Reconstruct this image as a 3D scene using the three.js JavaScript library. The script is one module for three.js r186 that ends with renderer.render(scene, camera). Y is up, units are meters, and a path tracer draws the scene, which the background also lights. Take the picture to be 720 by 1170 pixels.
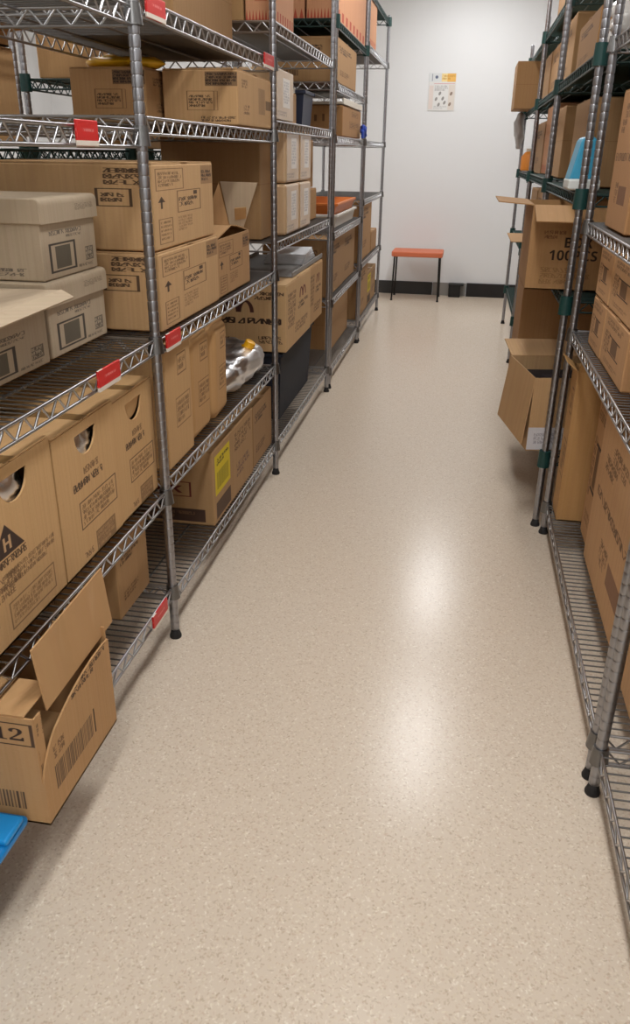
import * as THREE from 'three';
import { RoundedBoxGeometry } from 'three/addons/geometries/RoundedBoxGeometry.js';
import { mergeGeometries } from 'three/addons/utils/BufferGeometryUtils.js';
import { RectAreaLightUniformsLib } from 'three/addons/lights/RectAreaLightUniformsLib.js';
import { ImprovedNoise } from 'three/addons/math/ImprovedNoise.js';

// ---------- camera, lights, exposure ----------
const scene = new THREE.Scene();
scene.background = new THREE.Color(0x0b0b0b);
const camera = new THREE.PerspectiveCamera(65.654, 720 / 1170, 0.05, 60);
camera.rotation.order = 'YXZ';
camera.rotation.set(-0.42510, 0.17204, 0.01483);
camera.position.set(0, 1.3, 0);
const renderer = new THREE.WebGLRenderer({ antialias: true });
renderer.toneMapping = THREE.LinearToneMapping;
renderer.toneMappingExposure = 1.26;
renderer.shadowMap.enabled = true;
RectAreaLightUniformsLib.init();
const LAMP = 17.5, LAMP_COLOR = 0xfafbfc, CEIL = 2.8;
const LAMP_SPOTS = [[-0.05, -7.15], [-0.05, -4.85], [-0.05, -1.8], [-0.05, 0.4], [-0.05, 2.4], [-2.75, -6.6], [-2.75, -3.6], [-2.75, -0.6]];

// ---------- helpers ----------
let seed = 12345;
const rnd = () => { seed = (seed * 1664525 + 1013904223) >>> 0; return seed / 4294967296; };
const rr = (a, b) => a + (b - a) * rnd();
const noise = new ImprovedNoise();
const counts = {};
function numbered(name) { const n = counts[name] = (counts[name] ?? -1) + 1; return n ? `${name}_${String(n).padStart(3, '0')}` : name; }
function thing(name, label, category, pos = [0, 0, 0], turn = 0, group) {
  const o = new THREE.Group(); o.name = numbered(name); o.position.set(...pos); o.rotation.y = turn;
  o.userData = { label, category }; if (group) o.userData.group = group;
  scene.add(o); return o;
}
function part(name, geo, mat, parent, pos, label) {
  const m = new THREE.Mesh(geo, mat); m.name = name; m.castShadow = m.receiveShadow = true;
  if (pos) m.position.set(...pos); if (label) m.userData.label = label; parent.add(m); return m;
}
function struct(name, geo, mat, pos, label) {
  const m = part(name, geo, mat, scene, pos); m.userData = { kind: 'structure', label, category: name.split('_')[0] }; return m;
}
const M = (color, roughness = 0.8, metalness = 0, extra = {}) => new THREE.MeshStandardMaterial({ color, roughness, metalness, ...extra });

// merges rods and boxes into one geometry
class Build {
  constructor() { this.p = []; this.n = []; this.i = []; }
  rod(a, b, r, seg = 5, r2 = r) {
    const A = new THREE.Vector3(...a), B = new THREE.Vector3(...b), d = B.clone().sub(A).normalize();
    const u = new THREE.Vector3(Math.abs(d.y) > 0.9 ? 1 : 0, Math.abs(d.y) > 0.9 ? 0 : 1, 0).cross(d).normalize(), v = d.clone().cross(u);
    const s = this.p.length / 3;
    for (let k = 0; k < seg; k++) {
      const t = k / seg * Math.PI * 2, n = u.clone().multiplyScalar(Math.cos(t)).addScaledVector(v, Math.sin(t));
      this.p.push(A.x + n.x * r, A.y + n.y * r, A.z + n.z * r, B.x + n.x * r2, B.y + n.y * r2, B.z + n.z * r2);
      this.n.push(n.x, n.y, n.z, n.x, n.y, n.z);
    }
    for (let k = 0; k < seg; k++) { const a0 = s + k * 2, b0 = s + ((k + 1) % seg) * 2; this.i.push(a0, b0, a0 + 1, b0, b0 + 1, a0 + 1); }
    return this;
  }
  geo() {
    const g = new THREE.BufferGeometry();
    g.setAttribute('position', new THREE.Float32BufferAttribute(this.p, 3));
    g.setAttribute('normal', new THREE.Float32BufferAttribute(this.n, 3));
    g.setIndex(this.i); return g;
  }
}
const box = (w, h, d, x = 0, y = 0, z = 0) => new THREE.BoxGeometry(w, h, d).translate(x, y, z);
const rbox = (w, h, d, r = 0.004, seg = 2) => new RoundedBoxGeometry(w, h, d, seg, Math.min(r, w / 2.1, h / 2.1, d / 2.1));

// ---------- textures ----------
function canvasTex(w, h, draw, repeat) {
  const c = document.createElement('canvas'); c.width = w; c.height = h;
  draw(c.getContext('2d'), w, h);
  const t = new THREE.CanvasTexture(c); t.colorSpace = THREE.SRGBColorSpace; t.anisotropy = 4;
  if (repeat) t.wrapS = t.wrapT = THREE.RepeatWrapping;
  return t;
}
const INK = 'rgba(50,34,22,0.78)', FAINT = 'rgba(84,58,36,0.62)', GREY = 'rgba(70,64,58,0.65)';
// rows of unreadable strokes, for print that the photo does not let one read
function strokes(c, x, y, w, h, ink = INK, rows = 1, density = 1) {
  if (density !== 1.1) rows = Math.max(rows, Math.ceil(h / 27));
  c.strokeStyle = ink; const rh = h / rows; c.lineWidth = Math.max(1, Math.min(rh * 0.1, 5));
  for (let r = 0; r < rows; r++) {
    let px = x; const end = x + w * (r === rows - 1 && rows > 1 ? rr(0.6, 0.95) : 1), gh = Math.min(rh * 0.72, 30), y0 = y + r * rh + (rh - gh) / 2, y1 = y0 + gh, ym = (y0 + y1) / 2;
    while (px < end - gh * 0.3) {
      const cw = gh * rr(0.38, 0.55), x1 = px + cw, seg = [[px, y0, px, y1], [x1, y0, x1, y1], [px, y0, x1, y0], [px, ym, x1, ym], [px, y1, x1, y1], [px, y0, x1, y1], [px, y1, x1, y0]];
      c.beginPath(); let drawn = 0;
      for (const [a, b, e, f] of seg) if (rnd() < 0.56) { c.moveTo(a, b); c.lineTo(e, f); drawn++; }
      if (!drawn) { c.moveTo(px, y0); c.lineTo(px, y1); }
      c.stroke(); px += cw + gh * (rnd() < 0.14 ? 0.4 : 0.12) / density;
    }
  }
}
function barcode(c, x, y, w, h, ink = INK) { c.fillStyle = ink; let p = x; while (p < x + w) { const b = rr(0.8, w * 0.014 + 1); c.fillRect(p, y, b, h); p += b + rr(1, w * 0.016 + 1.2); } }
function frame(c, x, y, w, h, ink = INK, lw = 2) { c.strokeStyle = ink; c.lineWidth = lw; c.strokeRect(x, y, w, h); }
function words(c, s, x, y, size, ink = INK, font = 'bold', face = 'sans-serif') { c.fillStyle = ink; c.font = `${font} ${size}px ${face}`; c.textBaseline = 'alphabetic'; c.fillText(s, x, y); }
function board(c, x, y, w, h, rgb) {
  c.fillStyle = `rgb(${rgb})`; c.fillRect(x, y, w, h);
  for (let k = 0; k < w; k += 3) { c.fillStyle = `rgba(${rnd() < 0.5 ? '255,235,205' : '70,45,20'},${rr(0, 0.035)})`; c.fillRect(x + k, y, 3, h); }
  for (let k = 0; k < w * h / 60; k++) { c.fillStyle = `rgba(${rnd() < 0.5 ? '255,235,205' : '60,38,18'},${rr(0.02, 0.09)})`; c.fillRect(x + rnd() * w, y + rnd() * h, rr(1, 5), 1); }
}
const KRAFT = '194,155,109';
// one atlas per print design: left = sides along x, right = sides along z, bottom strip = plain board
function design(drawA, drawC, rgb = KRAFT) {
  return canvasTex(512, 512, (c) => {
    board(c, 0, 0, 512, 512, rgb);
    c.save(); c.beginPath(); c.rect(0, 0, 256, 384); c.clip(); drawA?.(c); c.restore();
    c.save(); c.beginPath(); c.rect(256, 0, 256, 384); c.clip(); c.translate(256, 0); drawC?.(c); c.restore();
  });
}
function atlasUV(geo, w, h, d, y0 = 0) {
  const g = geo.index ? geo.toNonIndexed() : geo, p = g.attributes.position, uv = new Float32Array(p.count * 2);
  const a = new THREE.Vector3(), b = new THREE.Vector3(), c = new THREE.Vector3(), n = new THREE.Vector3();
  const cl = (t) => Math.min(1, Math.max(0, t));
  for (let i = 0; i < p.count; i += 3) {
    a.fromBufferAttribute(p, i); b.fromBufferAttribute(p, i + 1); c.fromBufferAttribute(p, i + 2);
    n.copy(b).sub(a).cross(c.clone().sub(a)).normalize();
    const cx = (a.x + b.x + c.x) / 3, cz = (a.z + b.z + c.z) / 3, ax = Math.abs(n.x), ay = Math.abs(n.y), az = Math.abs(n.z);
    const mode = ax >= ay && ax >= az ? (n.x * cx > 0 && Math.abs(cx) > w / 2 - 0.006 ? 'A' : 'P') : az >= ay ? (n.z * cz > 0 && Math.abs(cz) > d / 2 - 0.006 ? 'C' : 'P') : 'P';
    for (let k = 0; k < 3; k++) {
      const v = [a, b, c][k]; let U, V;
      if (mode === 'A') { const u = cl(n.x > 0 ? (d / 2 - v.z) / d : (v.z + d / 2) / d); U = 0.004 + u * 0.492; V = 0.254 + cl((v.y - y0) / h) * 0.742; }
      else if (mode === 'C') { const u = cl(n.z > 0 ? (v.x + w / 2) / w : (w / 2 - v.x) / w); U = 0.504 + u * 0.492; V = 0.254 + cl((v.y - y0) / h) * 0.742; }
      else { U = 0.02 + cl(0.5 + v.x + v.z * 0.3) * 0.96; V = 0.02 + cl(0.5 + v.z + v.y * 0.4) * 0.2; }
      uv[(i + k) * 2] = U; uv[(i + k) * 2 + 1] = V;
    }
  }
  g.setAttribute('uv', new THREE.BufferAttribute(uv, 2)); return g;
}
const plainLine = (c) => { c.fillStyle = 'rgba(150,112,70,0.5)'; c.fillRect(0, 183, 256, 3); };
const D = {
  plain: design(plainLine, plainLine),
  plainText: design((c) => { strokes(c, 30, 60, 150, 60, INK, 2); strokes(c, 40, 260, 120, 50, FAINT, 3); }, (c) => { strokes(c, 60, 70, 150, 70, INK, 2); barcode(c, 40, 280, 100, 50); }),
  // stacked cartons on the third tier: two boxed prints, arrows, small table
  framed: design((c) => {
    frame(c, 14, 28, 104, 92, FAINT, 3); strokes(c, 22, 40, 86, 66, FAINT, 4);
    c.fillStyle = 'rgba(96,66,40,0.35)'; c.fillRect(196, 20, 54, 90); strokes(c, 200, 40, 44, 56, INK, 2);
    frame(c, 92, 130, 98, 98, FAINT, 4); strokes(c, 98, 158, 84, 46, INK, 2); c.fillStyle = INK; c.fillRect(160, 136, 16, 18);
    c.fillRect(27, 160, 7, 40); c.beginPath(); c.moveTo(18, 172); c.lineTo(31, 146); c.lineTo(44, 172); c.fill();
    frame(c, 18, 246, 50, 110, FAINT, 3); for (let k = 0; k < 5; k++) strokes(c, 24, 256 + k * 18, 38, 12, FAINT);
    strokes(c, 92, 246, 60, 70, 'rgba(110,80,50,0.5)', 5);
  }, (c) => {
    strokes(c, 190, 22, 62, 74, INK, 2, 1.4); strokes(c, 4, 22, 40, 74, INK, 2, 1.4); frame(c, 178, 112, 46, 74, INK, 4); strokes(c, 184, 126, 32, 44, INK, 1); frame(c, 4, 112, 26, 74, INK, 4);
  }),
  fileBox: design((c) => {
    strokes(c, 40, 150, 150, 26, GREY, 1); strokes(c, 112, 178, 70, 16, GREY, 1);
    frame(c, 36, 216, 110, 132, 'rgba(60,54,48,0.9)', 9); c.fillStyle = 'rgba(96,88,76,0.9)'; c.fillRect(58, 228, 68, 108);
    c.fillStyle = 'rgba(60,54,48,0.55)'; c.fillRect(196, 260, 40, 70); strokes(c, 198, 262, 36, 64, 'rgba(205,190,168,0.8)', 3);
    strokes(c, 160, 340, 70, 18, 'rgba(90,82,72,0.6)', 1);
  }, (c) => { strokes(c, 170, 320, 56, 40, GREY, 2); }, '190,172,148'),
  lid: design((c) => { strokes(c, 150, 120, 80, 110, 'rgba(110,98,84,0.55)', 1); }, null, '190,172,148'),
  jugA: design((c) => {   // triangle mark, paragraph, boxed table
    c.fillStyle = 'rgba(44,28,22,0.9)'; c.beginPath(); c.moveTo(86, 118); c.lineTo(136, 186); c.lineTo(36, 186); c.fill();
    words(c, 'H', 71, 176, 42, 'rgba(200,160,115,0.95)');
    strokes(c, 34, 188, 106, 22, INK, 1, 1.3); strokes(c, 60, 220, 170, 40, FAINT, 3); strokes(c, 36, 222, 76, 54, FAINT, 3);
    frame(c, 66, 292, 150, 62, FAINT, 3); strokes(c, 74, 300, 134, 46, 'rgba(110,78,48,0.6)', 4);
    c.fillStyle = 'rgba(40,36,34,0.85)'; c.fillRect(0, 306, 30, 16);
  }, null, '198,157,107'),
  jugB: design((c) => {
    strokes(c, 108, 118, 60, 24, FAINT, 1); strokes(c, 62, 146, 122, 26, INK, 1);
    frame(c, 78, 206, 160, 74, INK, 3); strokes(c, 86, 214, 144, 60, FAINT, 4);
    c.fillStyle = 'rgba(90,62,36,0.55)'; c.fillRect(130, 318, 90, 58); strokes(c, 134, 322, 82, 50, 'rgba(190,150,104,0.7)', 4); strokes(c, 76, 346, 44, 22, FAINT, 1);
  }, null, '198,157,107'),
  shipper: design((c) => {  // upper tier shipper with vertical barcode
    strokes(c, 30, 60, 40, 60, FAINT, 3); c.save(); c.translate(150, 90); barcode(c, 0, 0, 50, 190, FAINT); c.restore(); strokes(c, 40, 230, 44, 70, FAINT, 3); c.fillStyle = 'rgba(60,44,32,0.5)'; c.fillRect(206, 170, 44, 70);
  }, (c) => {
    c.fillStyle = 'rgba(60,42,28,0.5)'; c.fillRect(146, 22, 108, 96); strokes(c, 148, 28, 104, 84, 'rgba(44,28,18,0.85)', 1, 1.5);
    frame(c, 84, 152, 90, 128, FAINT, 3); strokes(c, 90, 176, 76, 84, INK, 2); frame(c, 84, 152, 102, 128, FAINT, 2); strokes(c, 130, 320, 118, 40, INK, 1);
  }, '190,150,103'),
  yellowTag: design((c) => {
    c.fillStyle = 'rgb(226,206,34)'; c.fillRect(12, 40, 86, 200); strokes(c, 24, 62, 66, 36, 'rgba(60,56,10,0.85)', 1); barcode(c, 22, 130, 66, 86, 'rgba(92,88,10,0.75)');
    c.fillStyle = 'rgba(70,50,40,0.75)'; c.fillRect(14, 278, 84, 84); strokes(c, 130, 40, 110, 100, FAINT, 3); strokes(c, 140, 210, 80, 80, 'rgba(80,60,70,0.5)', 3);
  }, (c) => {
    frame(c, 112, 164, 92, 72, 'rgba(90,24,20,0.85)', 4); words(c, 'XK', 122, 220, 52, 'rgba(90,24,20,0.85)'); strokes(c, 150, 60, 60, 50, INK, 1); c.fillStyle = 'rgba(48,26,20,0.8)'; c.fillRect(50, 300, 184, 66); strokes(c, 60, 312, 150, 40, 'rgba(170,130,90,0.5)', 2);
  }, '180,145,102'),
  arches: design((c) => {
    strokes(c, 20, 60, 70, 200, FAINT, 6);
    c.strokeStyle = 'rgba(90,30,24,0.85)'; c.lineWidth = 9;
    c.beginPath(); c.ellipse(150, 130, 14, 54, 0, Math.PI, 2 * Math.PI); c.stroke(); c.beginPath(); c.ellipse(180, 130, 14, 54, 0, Math.PI, 2 * Math.PI); c.stroke();
    strokes(c, 120, 150, 100, 44, INK, 1); strokes(c, 90, 260, 130, 60, FAINT, 2);
  }, (c) => {
    c.strokeStyle = 'rgba(62,24,18,0.9)'; c.lineWidth = 10;
    c.beginPath(); c.ellipse(108, 160, 17, 62, 0, Math.PI, 2 * Math.PI); c.stroke(); c.beginPath(); c.ellipse(146, 160, 17, 62, 0, Math.PI, 2 * Math.PI); c.stroke();
    strokes(c, 26, 176, 210, 62, 'rgba(44,26,16,0.95)', 1, 1.1); strokes(c, 170, 40, 76, 50, INK, 1); strokes(c, 20, 300, 76, 50, INK, 1); strokes(c, 180, 290, 66, 46, INK, 1);
  }, '200,162,115'),
  twelve: design((c) => {
    strokes(c, 110, 30, 130, 60, INK, 2, 1.2); strokes(c, 40, 150, 40, 50, FAINT, 1);
    c.save(); barcode(c, 36, 220, 130, 84, 'rgba(58,44,34,0.8)'); c.restore(); c.fillStyle = 'rgba(50,36,26,0.9)'; c.fillRect(172, 214, 4, 92);
  }, (c) => {
    frame(c, 190, 22, 58, 74, INK, 4); c.save(); c.scale(0.62, 1); words(c, '12', 322, 80, 58, 'rgba(42,26,18,0.92)', 'bold', 'serif'); c.restore(); barcode(c, 110, 268, 116, 64, 'rgba(44,34,30,0.8)');
  }, '184,142,95'),
  hundred: design(null, (c) => {
    strokes(c, 40, 110, 56, 40, 'rgba(60,24,18,0.4)', 1); c.save(); c.scale(0.62, 1); words(c, 'BOX', 150, 186, 62, 'rgba(38,24,12,0.92)'); words(c, '100PCS', 92, 244, 62, 'rgba(38,24,12,0.92)'); c.restore();
    strokes(c, 40, 276, 130, 80, 'rgba(90,60,30,0.35)', 3);
  }, '190,150,103'),
  rightStack: design((c) => {
    c.fillStyle = 'rgba(90,64,44,0.7)'; c.fillRect(98, 150, 66, 96); c.fillStyle = 'rgba(40,26,20,0.85)'; c.fillRect(70, 142, 120, 8); c.fillRect(70, 250, 120, 8);
    strokes(c, 20, 130, 60, 150, FAINT, 5); strokes(c, 30, 40, 180, 54, FAINT, 2); strokes(c, 40, 310, 160, 34, 'rgba(100,70,44,0.5)', 2);
  }, null, '198,156,112'),
  rightBig: design((c) => {
    strokes(c, 60, 40, 80, 40, FAINT, 2); strokes(c, 36, 80, 50, 40, FAINT, 2); strokes(c, 20, 170, 200, 26, 'rgba(70,46,30,0.65)', 1);
    c.fillStyle = 'rgba(96,64,50,0.55)'; c.fillRect(110, 260, 90, 50); strokes(c, 70, 250, 36, 60, FAINT, 3);
  }, null, '196,152,107'),
  tallSide: design((c) => {
    frame(c, 120, 50, 84, 60, FAINT, 4); strokes(c, 128, 60, 64, 40, FAINT, 2); frame(c, 90, 180, 140, 90, FAINT, 3); strokes(c, 98, 190, 120, 70, FAINT, 4);
  }, (c) => { c.fillStyle = 'rgba(70,48,24,0.7)'; c.fillRect(110, 334, 100, 40); strokes(c, 116, 338, 88, 30, 'rgba(170,130,80,0.6)', 2); c.fillStyle = 'rgba(80,56,30,0.6)'; c.fillRect(150, 120, 10, 80); c.fillRect(180, 110, 8, 90); }, '192,152,103'),
  palePanel: design((c) => {  // pale rectangle with rows of grey strokes
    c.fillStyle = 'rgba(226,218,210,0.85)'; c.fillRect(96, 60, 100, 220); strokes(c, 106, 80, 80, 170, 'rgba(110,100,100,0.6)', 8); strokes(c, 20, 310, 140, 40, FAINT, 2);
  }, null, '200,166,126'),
  redMarks: design((c) => { for (let k = 0; k < 8; k++) { c.fillStyle = 'rgba(176,52,36,0.7)'; c.fillRect(10 + k * 31, 330, 14, 44); } },
    (c) => { for (let k = 0; k < 9; k++) { c.fillStyle = 'rgba(176,52,36,0.7)'; c.beginPath(); c.moveTo(6 + k * 28, 380); c.lineTo(16 + k * 28, 330); c.lineTo(26 + k * 28, 380); c.fill(); } frame(c, 90, 200, 100, 90, 'rgba(170,80,50,0.6)', 5); strokes(c, 20, 60, 70, 80, 'rgba(180,40,34,0.8)', 1); }, '216,164,124'),
  openSide: design((c) => { strokes(c, 30, 40, 120, 60, INK, 2); strokes(c, 130, 150, 90, 80, INK, 2); strokes(c, 40, 270, 100, 60, INK, 1); c.fillStyle = 'rgba(60,30,30,0.6)'; c.fillRect(4, 40, 10, 300); },
    (c) => { c.fillStyle = 'rgb(208,204,206)'; c.fillRect(0, 258, 150, 118); strokes(c, 20, 286, 110, 60, 'rgba(130,124,130,0.6)', 3); }, '188,150,106'),
};
const mats = {};
function cmat(name, tint = 0xffffff, wrap = false) {
  const k = name + tint + wrap, tc = new THREE.Color(tint), lum = 0.3 * tc.r + 0.55 * tc.g + 0.15 * tc.b; tc.lerp(new THREE.Color(lum, lum, lum), 0.6);
  return mats[k] ??= wrap ? new THREE.MeshPhysicalMaterial({ map: D[name], color: tc, roughness: 0.7, clearcoat: 0.8, clearcoatRoughness: 0.18 }) : new THREE.MeshStandardMaterial({ map: D[name], color: tc, roughness: 0.82 });
}
const flutes = M(0x9a7448, 0.9), tapeMat = M(0xb99468, 0.3), tapeBrown = M(0x8a6a42, 0.32);

// ---------- carton builders ----------
function place(o, x, y, z) { o.position.set((x[0] + x[1]) / 2, y[0], (z[0] + z[1]) / 2); }
function carton(label, des, x, y, z, { tint = 0xffffff, turn = 0, name = 'cardboard_carton', category = 'carton', group, r = 0.005, wrap = false, flaps = true, along = 'x' } = {}) {
  const o = thing(name, label, category, [0, 0, 0], turn, group); place(o, x, y, z);
  const w = Math.abs(x[1] - x[0]), h = y[1] - y[0], d = Math.abs(z[1] - z[0]), t = 0.003, mt = cmat(des, tint, wrap), bh = flaps ? h - t : h;
  part('body', atlasUV(rbox(w, bh, d, r).translate(0, bh / 2, 0), w, h, d), mt, o);
  if (flaps) {
    for (const s of [-1, 1]) {
      const g = along === 'x' ? box(w - 0.004, t, d / 2 - 0.003, 0, bh + t / 2, s * d / 4) : box(w / 2 - 0.003, t, d - 0.004, s * w / 4, bh + t / 2, 0);
      part('top_flap', atlasUV(g, 9, 9, 9), mt, o);
    }
    part('packing_tape', along === 'x' ? box(w + 0.001, 0.0008, 0.05, 0, h + 0.0006, 0) : box(0.05, 0.0008, d + 0.001, 0, h + 0.0006, 0), tapeMat, o);
  }
  return o;
}
// open shell: four walls and a bottom; flap = [side, length, angle from straight up outward, inset]
function openCarton(label, des, x, y, z, flapList, { tint = 0xffffff, turn = 0, group, skip } = {}) {
  const o = thing('open_carton', label, 'carton', [0, 0, 0], turn, group); place(o, x, y, z);
  const w = Math.abs(x[1] - x[0]), h = y[1] - y[0], d = Math.abs(z[1] - z[0]), t = 0.004, mt = cmat(des, tint);
  const walls = [box(w, t, d, 0, t / 2, 0)];
  if (skip !== '+x') walls.push(box(t, h, d, w / 2 - t / 2, h / 2, 0));
  walls.push(box(t, h, d, -w / 2 + t / 2, h / 2, 0), box(w - 2 * t, h, t, 0, h / 2, d / 2 - t / 2), box(w - 2 * t, h, t, 0, h / 2, -d / 2 + t / 2));
  part('body', atlasUV(mergeGeometries(walls.map((g) => g.toNonIndexed())), w, h, d), mt, o);
  for (const [side, len, ang, cut = 0] of flapList) {
    const sx = side === '+x' ? 1 : side === '-x' ? -1 : 0, sz = side === '+z' ? 1 : side === '-z' ? -1 : 0, span = (sx ? d : w) - 0.006;
    const sh = new THREE.Shape(); sh.moveTo(-span / 2, 0); sh.lineTo(span / 2, 0); sh.lineTo(span / 2 - cut, len); sh.lineTo(-span / 2 + cut, len); sh.closePath();
    let g = new THREE.ExtrudeGeometry(sh, { depth: 0.0035, bevelEnabled: false }).translate(0, 0, -0.00175);
    if (sx) g.rotateY(Math.PI / 2);
    g = atlasUV(g, 9, 9, 9);
    const f = part('flap', g, mt, o, [sx * (w / 2 - t / 2), h, sz * (d / 2 - t / 2)]);
    if (sx) f.rotation.z = -sx * ang; else f.rotation.x = sz * ang;
  }
  return o;
}

// ---------- room ----------
const floorTex = canvasTex(1024, 1024, (c, w, h) => {
  c.fillStyle = 'rgb(216,200,181)'; c.fillRect(0, 0, w, h);
  const cols = ['226,213,192', '198,178,155', '216,200,176', '186,166,144', '236,226,210', '204,180,158'];
  for (let k = 0; k < 30000; k++) {
    c.fillStyle = `rgba(${cols[(rnd() * cols.length) | 0]},${rr(0.25, 0.75)})`;
    c.save(); c.translate(rnd() * w, rnd() * h); c.rotate(rnd() * 6.28); c.fillRect(0, 0, rr(2, 9), rr(1.5, 4.5)); c.restore();
  }
}, true);
floorTex.repeat.set(1 / 0.9, 1 / 0.9);
const floorMat = new THREE.MeshPhysicalMaterial({ map: floorTex, roughness: 0.23, specularIntensity: 0.65 });
const X0 = -4.2, X1 = 1.02, Z0 = -8.35, Z1 = 3.2;
{
  const g = box(X1 - X0 + 0.4, 0.1, Z1 - Z0 + 0.4, (X0 + X1) / 2, -0.05, (Z0 + Z1) / 2), p = g.attributes.position, uv = g.attributes.uv;
  for (let i = 0; i < p.count; i++) uv.setXY(i, p.getX(i), p.getZ(i));
  struct('floor', g, floorMat, null, 'beige speckled polished floor of the stockroom aisle');
}
const wallMat = M(0xe4e4e4, 0.75);
struct('wall_back', box(X1 - X0 + 0.4, CEIL, 0.2, (X0 + X1) / 2, CEIL / 2, Z0 - 0.1), wallMat, null, 'plain white painted wall at the end of the aisle');
struct('wall_left', box(0.2, CEIL, Z1 - Z0, X0 - 0.1, CEIL / 2, (Z0 + Z1) / 2), wallMat, null, 'white wall beyond the rear shelving row');
struct('wall_right', box(0.2, CEIL, Z1 - Z0, X1 + 0.1, CEIL / 2, (Z0 + Z1) / 2), wallMat, null, 'white wall behind the green and silver racks');
struct('wall_front', box(X1 - X0 + 0.4, CEIL, 0.2, (X0 + X1) / 2, CEIL / 2, Z1 + 0.1), wallMat, null, 'white wall facing the end wall with the poster');
struct('ceiling', box(X1 - X0 + 0.4, 0.1, Z1 - Z0 + 0.4, (X0 + X1) / 2, CEIL + 0.05, (Z0 + Z1) / 2), M(0xd8d8d4, 0.9), null, 'white ceiling with long light panels');
const baseMat = M(0x2c2a28, 0.55), basePale = M(0x8d8882, 0.6);
struct('baseboard_back', rbox(3.92, 0.125, 0.012, 0.003).translate(-4.2 + 1.96, 0.0625, Z0 + 0.006), baseMat, null, 'dark rubber baseboard behind the orange stool');
struct('trim_1', rbox(0.33, 0.125, 0.01, 0.003).translate(-0.11, 0.0625, Z0 + 0.005), basePale, null, 'pale grey length of baseboard between the two dark lengths');
struct('trim_2', rbox(0.96, 0.13, 0.03, 0.004).translate(0.54, 0.065, Z0 + 0.015), M(0x171313, 0.6), null, 'black length of baseboard beside the right-hand rack');

for (const [x, z] of LAMP_SPOTS) {
  const aisle = x > -1, o = thing('ceiling_light', aisle ? 'long light panel in the ceiling above the aisle' : 'long light panel in the ceiling beyond the rear racks', 'light', [x, CEIL, z], 0, aisle ? 'light panels above the aisle' : 'light panels beyond the rear racks');
  part('frame', mergeGeometries([box(0.02, 0.03, 1.24, -0.16, -0.015, 0), box(0.02, 0.03, 1.24, 0.16, -0.015, 0), box(0.3, 0.03, 0.02, 0, -0.015, 0.61), box(0.3, 0.03, 0.02, 0, -0.015, -0.61)]), M(0xe8e8e6, 0.5), o);
  part('diffuser', box(0.3, 0.006, 1.2, 0, -0.012, 0), new THREE.MeshStandardMaterial({ color: 0xf5f5f0, emissive: LAMP_COLOR, emissiveIntensity: 1.2, roughness: 0.6 }), o);
  const l = new THREE.RectAreaLight(LAMP_COLOR, LAMP, 0.3, 1.2); l.position.set(0, -0.018, 0); l.rotation.x = -Math.PI / 2; l.castShadow = true; o.add(l);
}

// ---------- wire shelving ----------
const chrome = M(0xb4b4b6, 0.28, 1), chromeDull = M(0x7c7b7a, 0.36, 1), postMat = M(0xa2a2a6, 0.33, 1), green = M(0x1d3632, 0.45, 0.25), greenSleeve = M(0x0f3a36, 0.5), sleeveMat = M(0x3a3a3c, 0.5), rubber = M(0x1c1a1a, 0.7);
const tagTex = canvasTex(128, 64, (c) => { c.fillStyle = 'rgb(205,36,34)'; c.fillRect(0, 0, 128, 64); c.fillStyle = 'rgb(226,214,200)'; c.fillRect(0, 50, 128, 14); strokes(c, 34, 20, 62, 9, 'rgba(240,170,165,0.8)'); });
const tagMat = new THREE.MeshStandardMaterial({ map: tagTex, roughness: 0.4 });
const postGeos = {};
function postGeo(h) {
  if (postGeos[h]) return postGeos[h];
  const pts = [new THREE.Vector2(0.0001, 0.028), new THREE.Vector2(0.0125, 0.028)];
  for (let y = 0.05; y < h - 0.02; y += 0.0254) pts.push(new THREE.Vector2(0.0128, y), new THREE.Vector2(0.0112, y + 0.0012), new THREE.Vector2(0.0112, y + 0.0034), new THREE.Vector2(0.0128, y + 0.0046));
  pts.push(new THREE.Vector2(0.0128, h - 0.006), new THREE.Vector2(0.009, h), new THREE.Vector2(0.0001, h));
  return postGeos[h] = new THREE.LatheGeometry(pts, 12);
}
const footGeo = new THREE.LatheGeometry([[0.0001, 0], [0.017, 0], [0.0175, 0.006], [0.014, 0.016], [0.011, 0.03], [0.0001, 0.03]].map((a) => new THREE.Vector2(...a)), 14);
const sleeveGeo = new THREE.CylinderGeometry(0.0165, 0.021, 0.042, 14).translate(0, -0.016, 0);
const clipGeo = new THREE.CylinderGeometry(0.021, 0.023, 0.062, 14).translate(0, -0.016, 0);
function truss(b, a, c, drop, r = 0.0036) {    // two rails with a zigzag wire between
  const A = new THREE.Vector3(...a), C = new THREE.Vector3(...c), L = A.distanceTo(C), n = Math.round(L / 0.032), q = new THREE.Vector3();
  b.rod(a, c, r, 7); b.rod([a[0], a[1] - drop, a[2]], [c[0], c[1] - drop, c[2]], r, 7);
  let prev = null;
  for (let k = 0; k <= n; k++) { q.lerpVectors(A, C, k / n); const p = [q.x, q.y - (k % 2 ? drop : 0), q.z]; if (prev) b.rod(prev, p, 0.0026, 5); prev = p; }
}
const shelfGeos = {};
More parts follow.
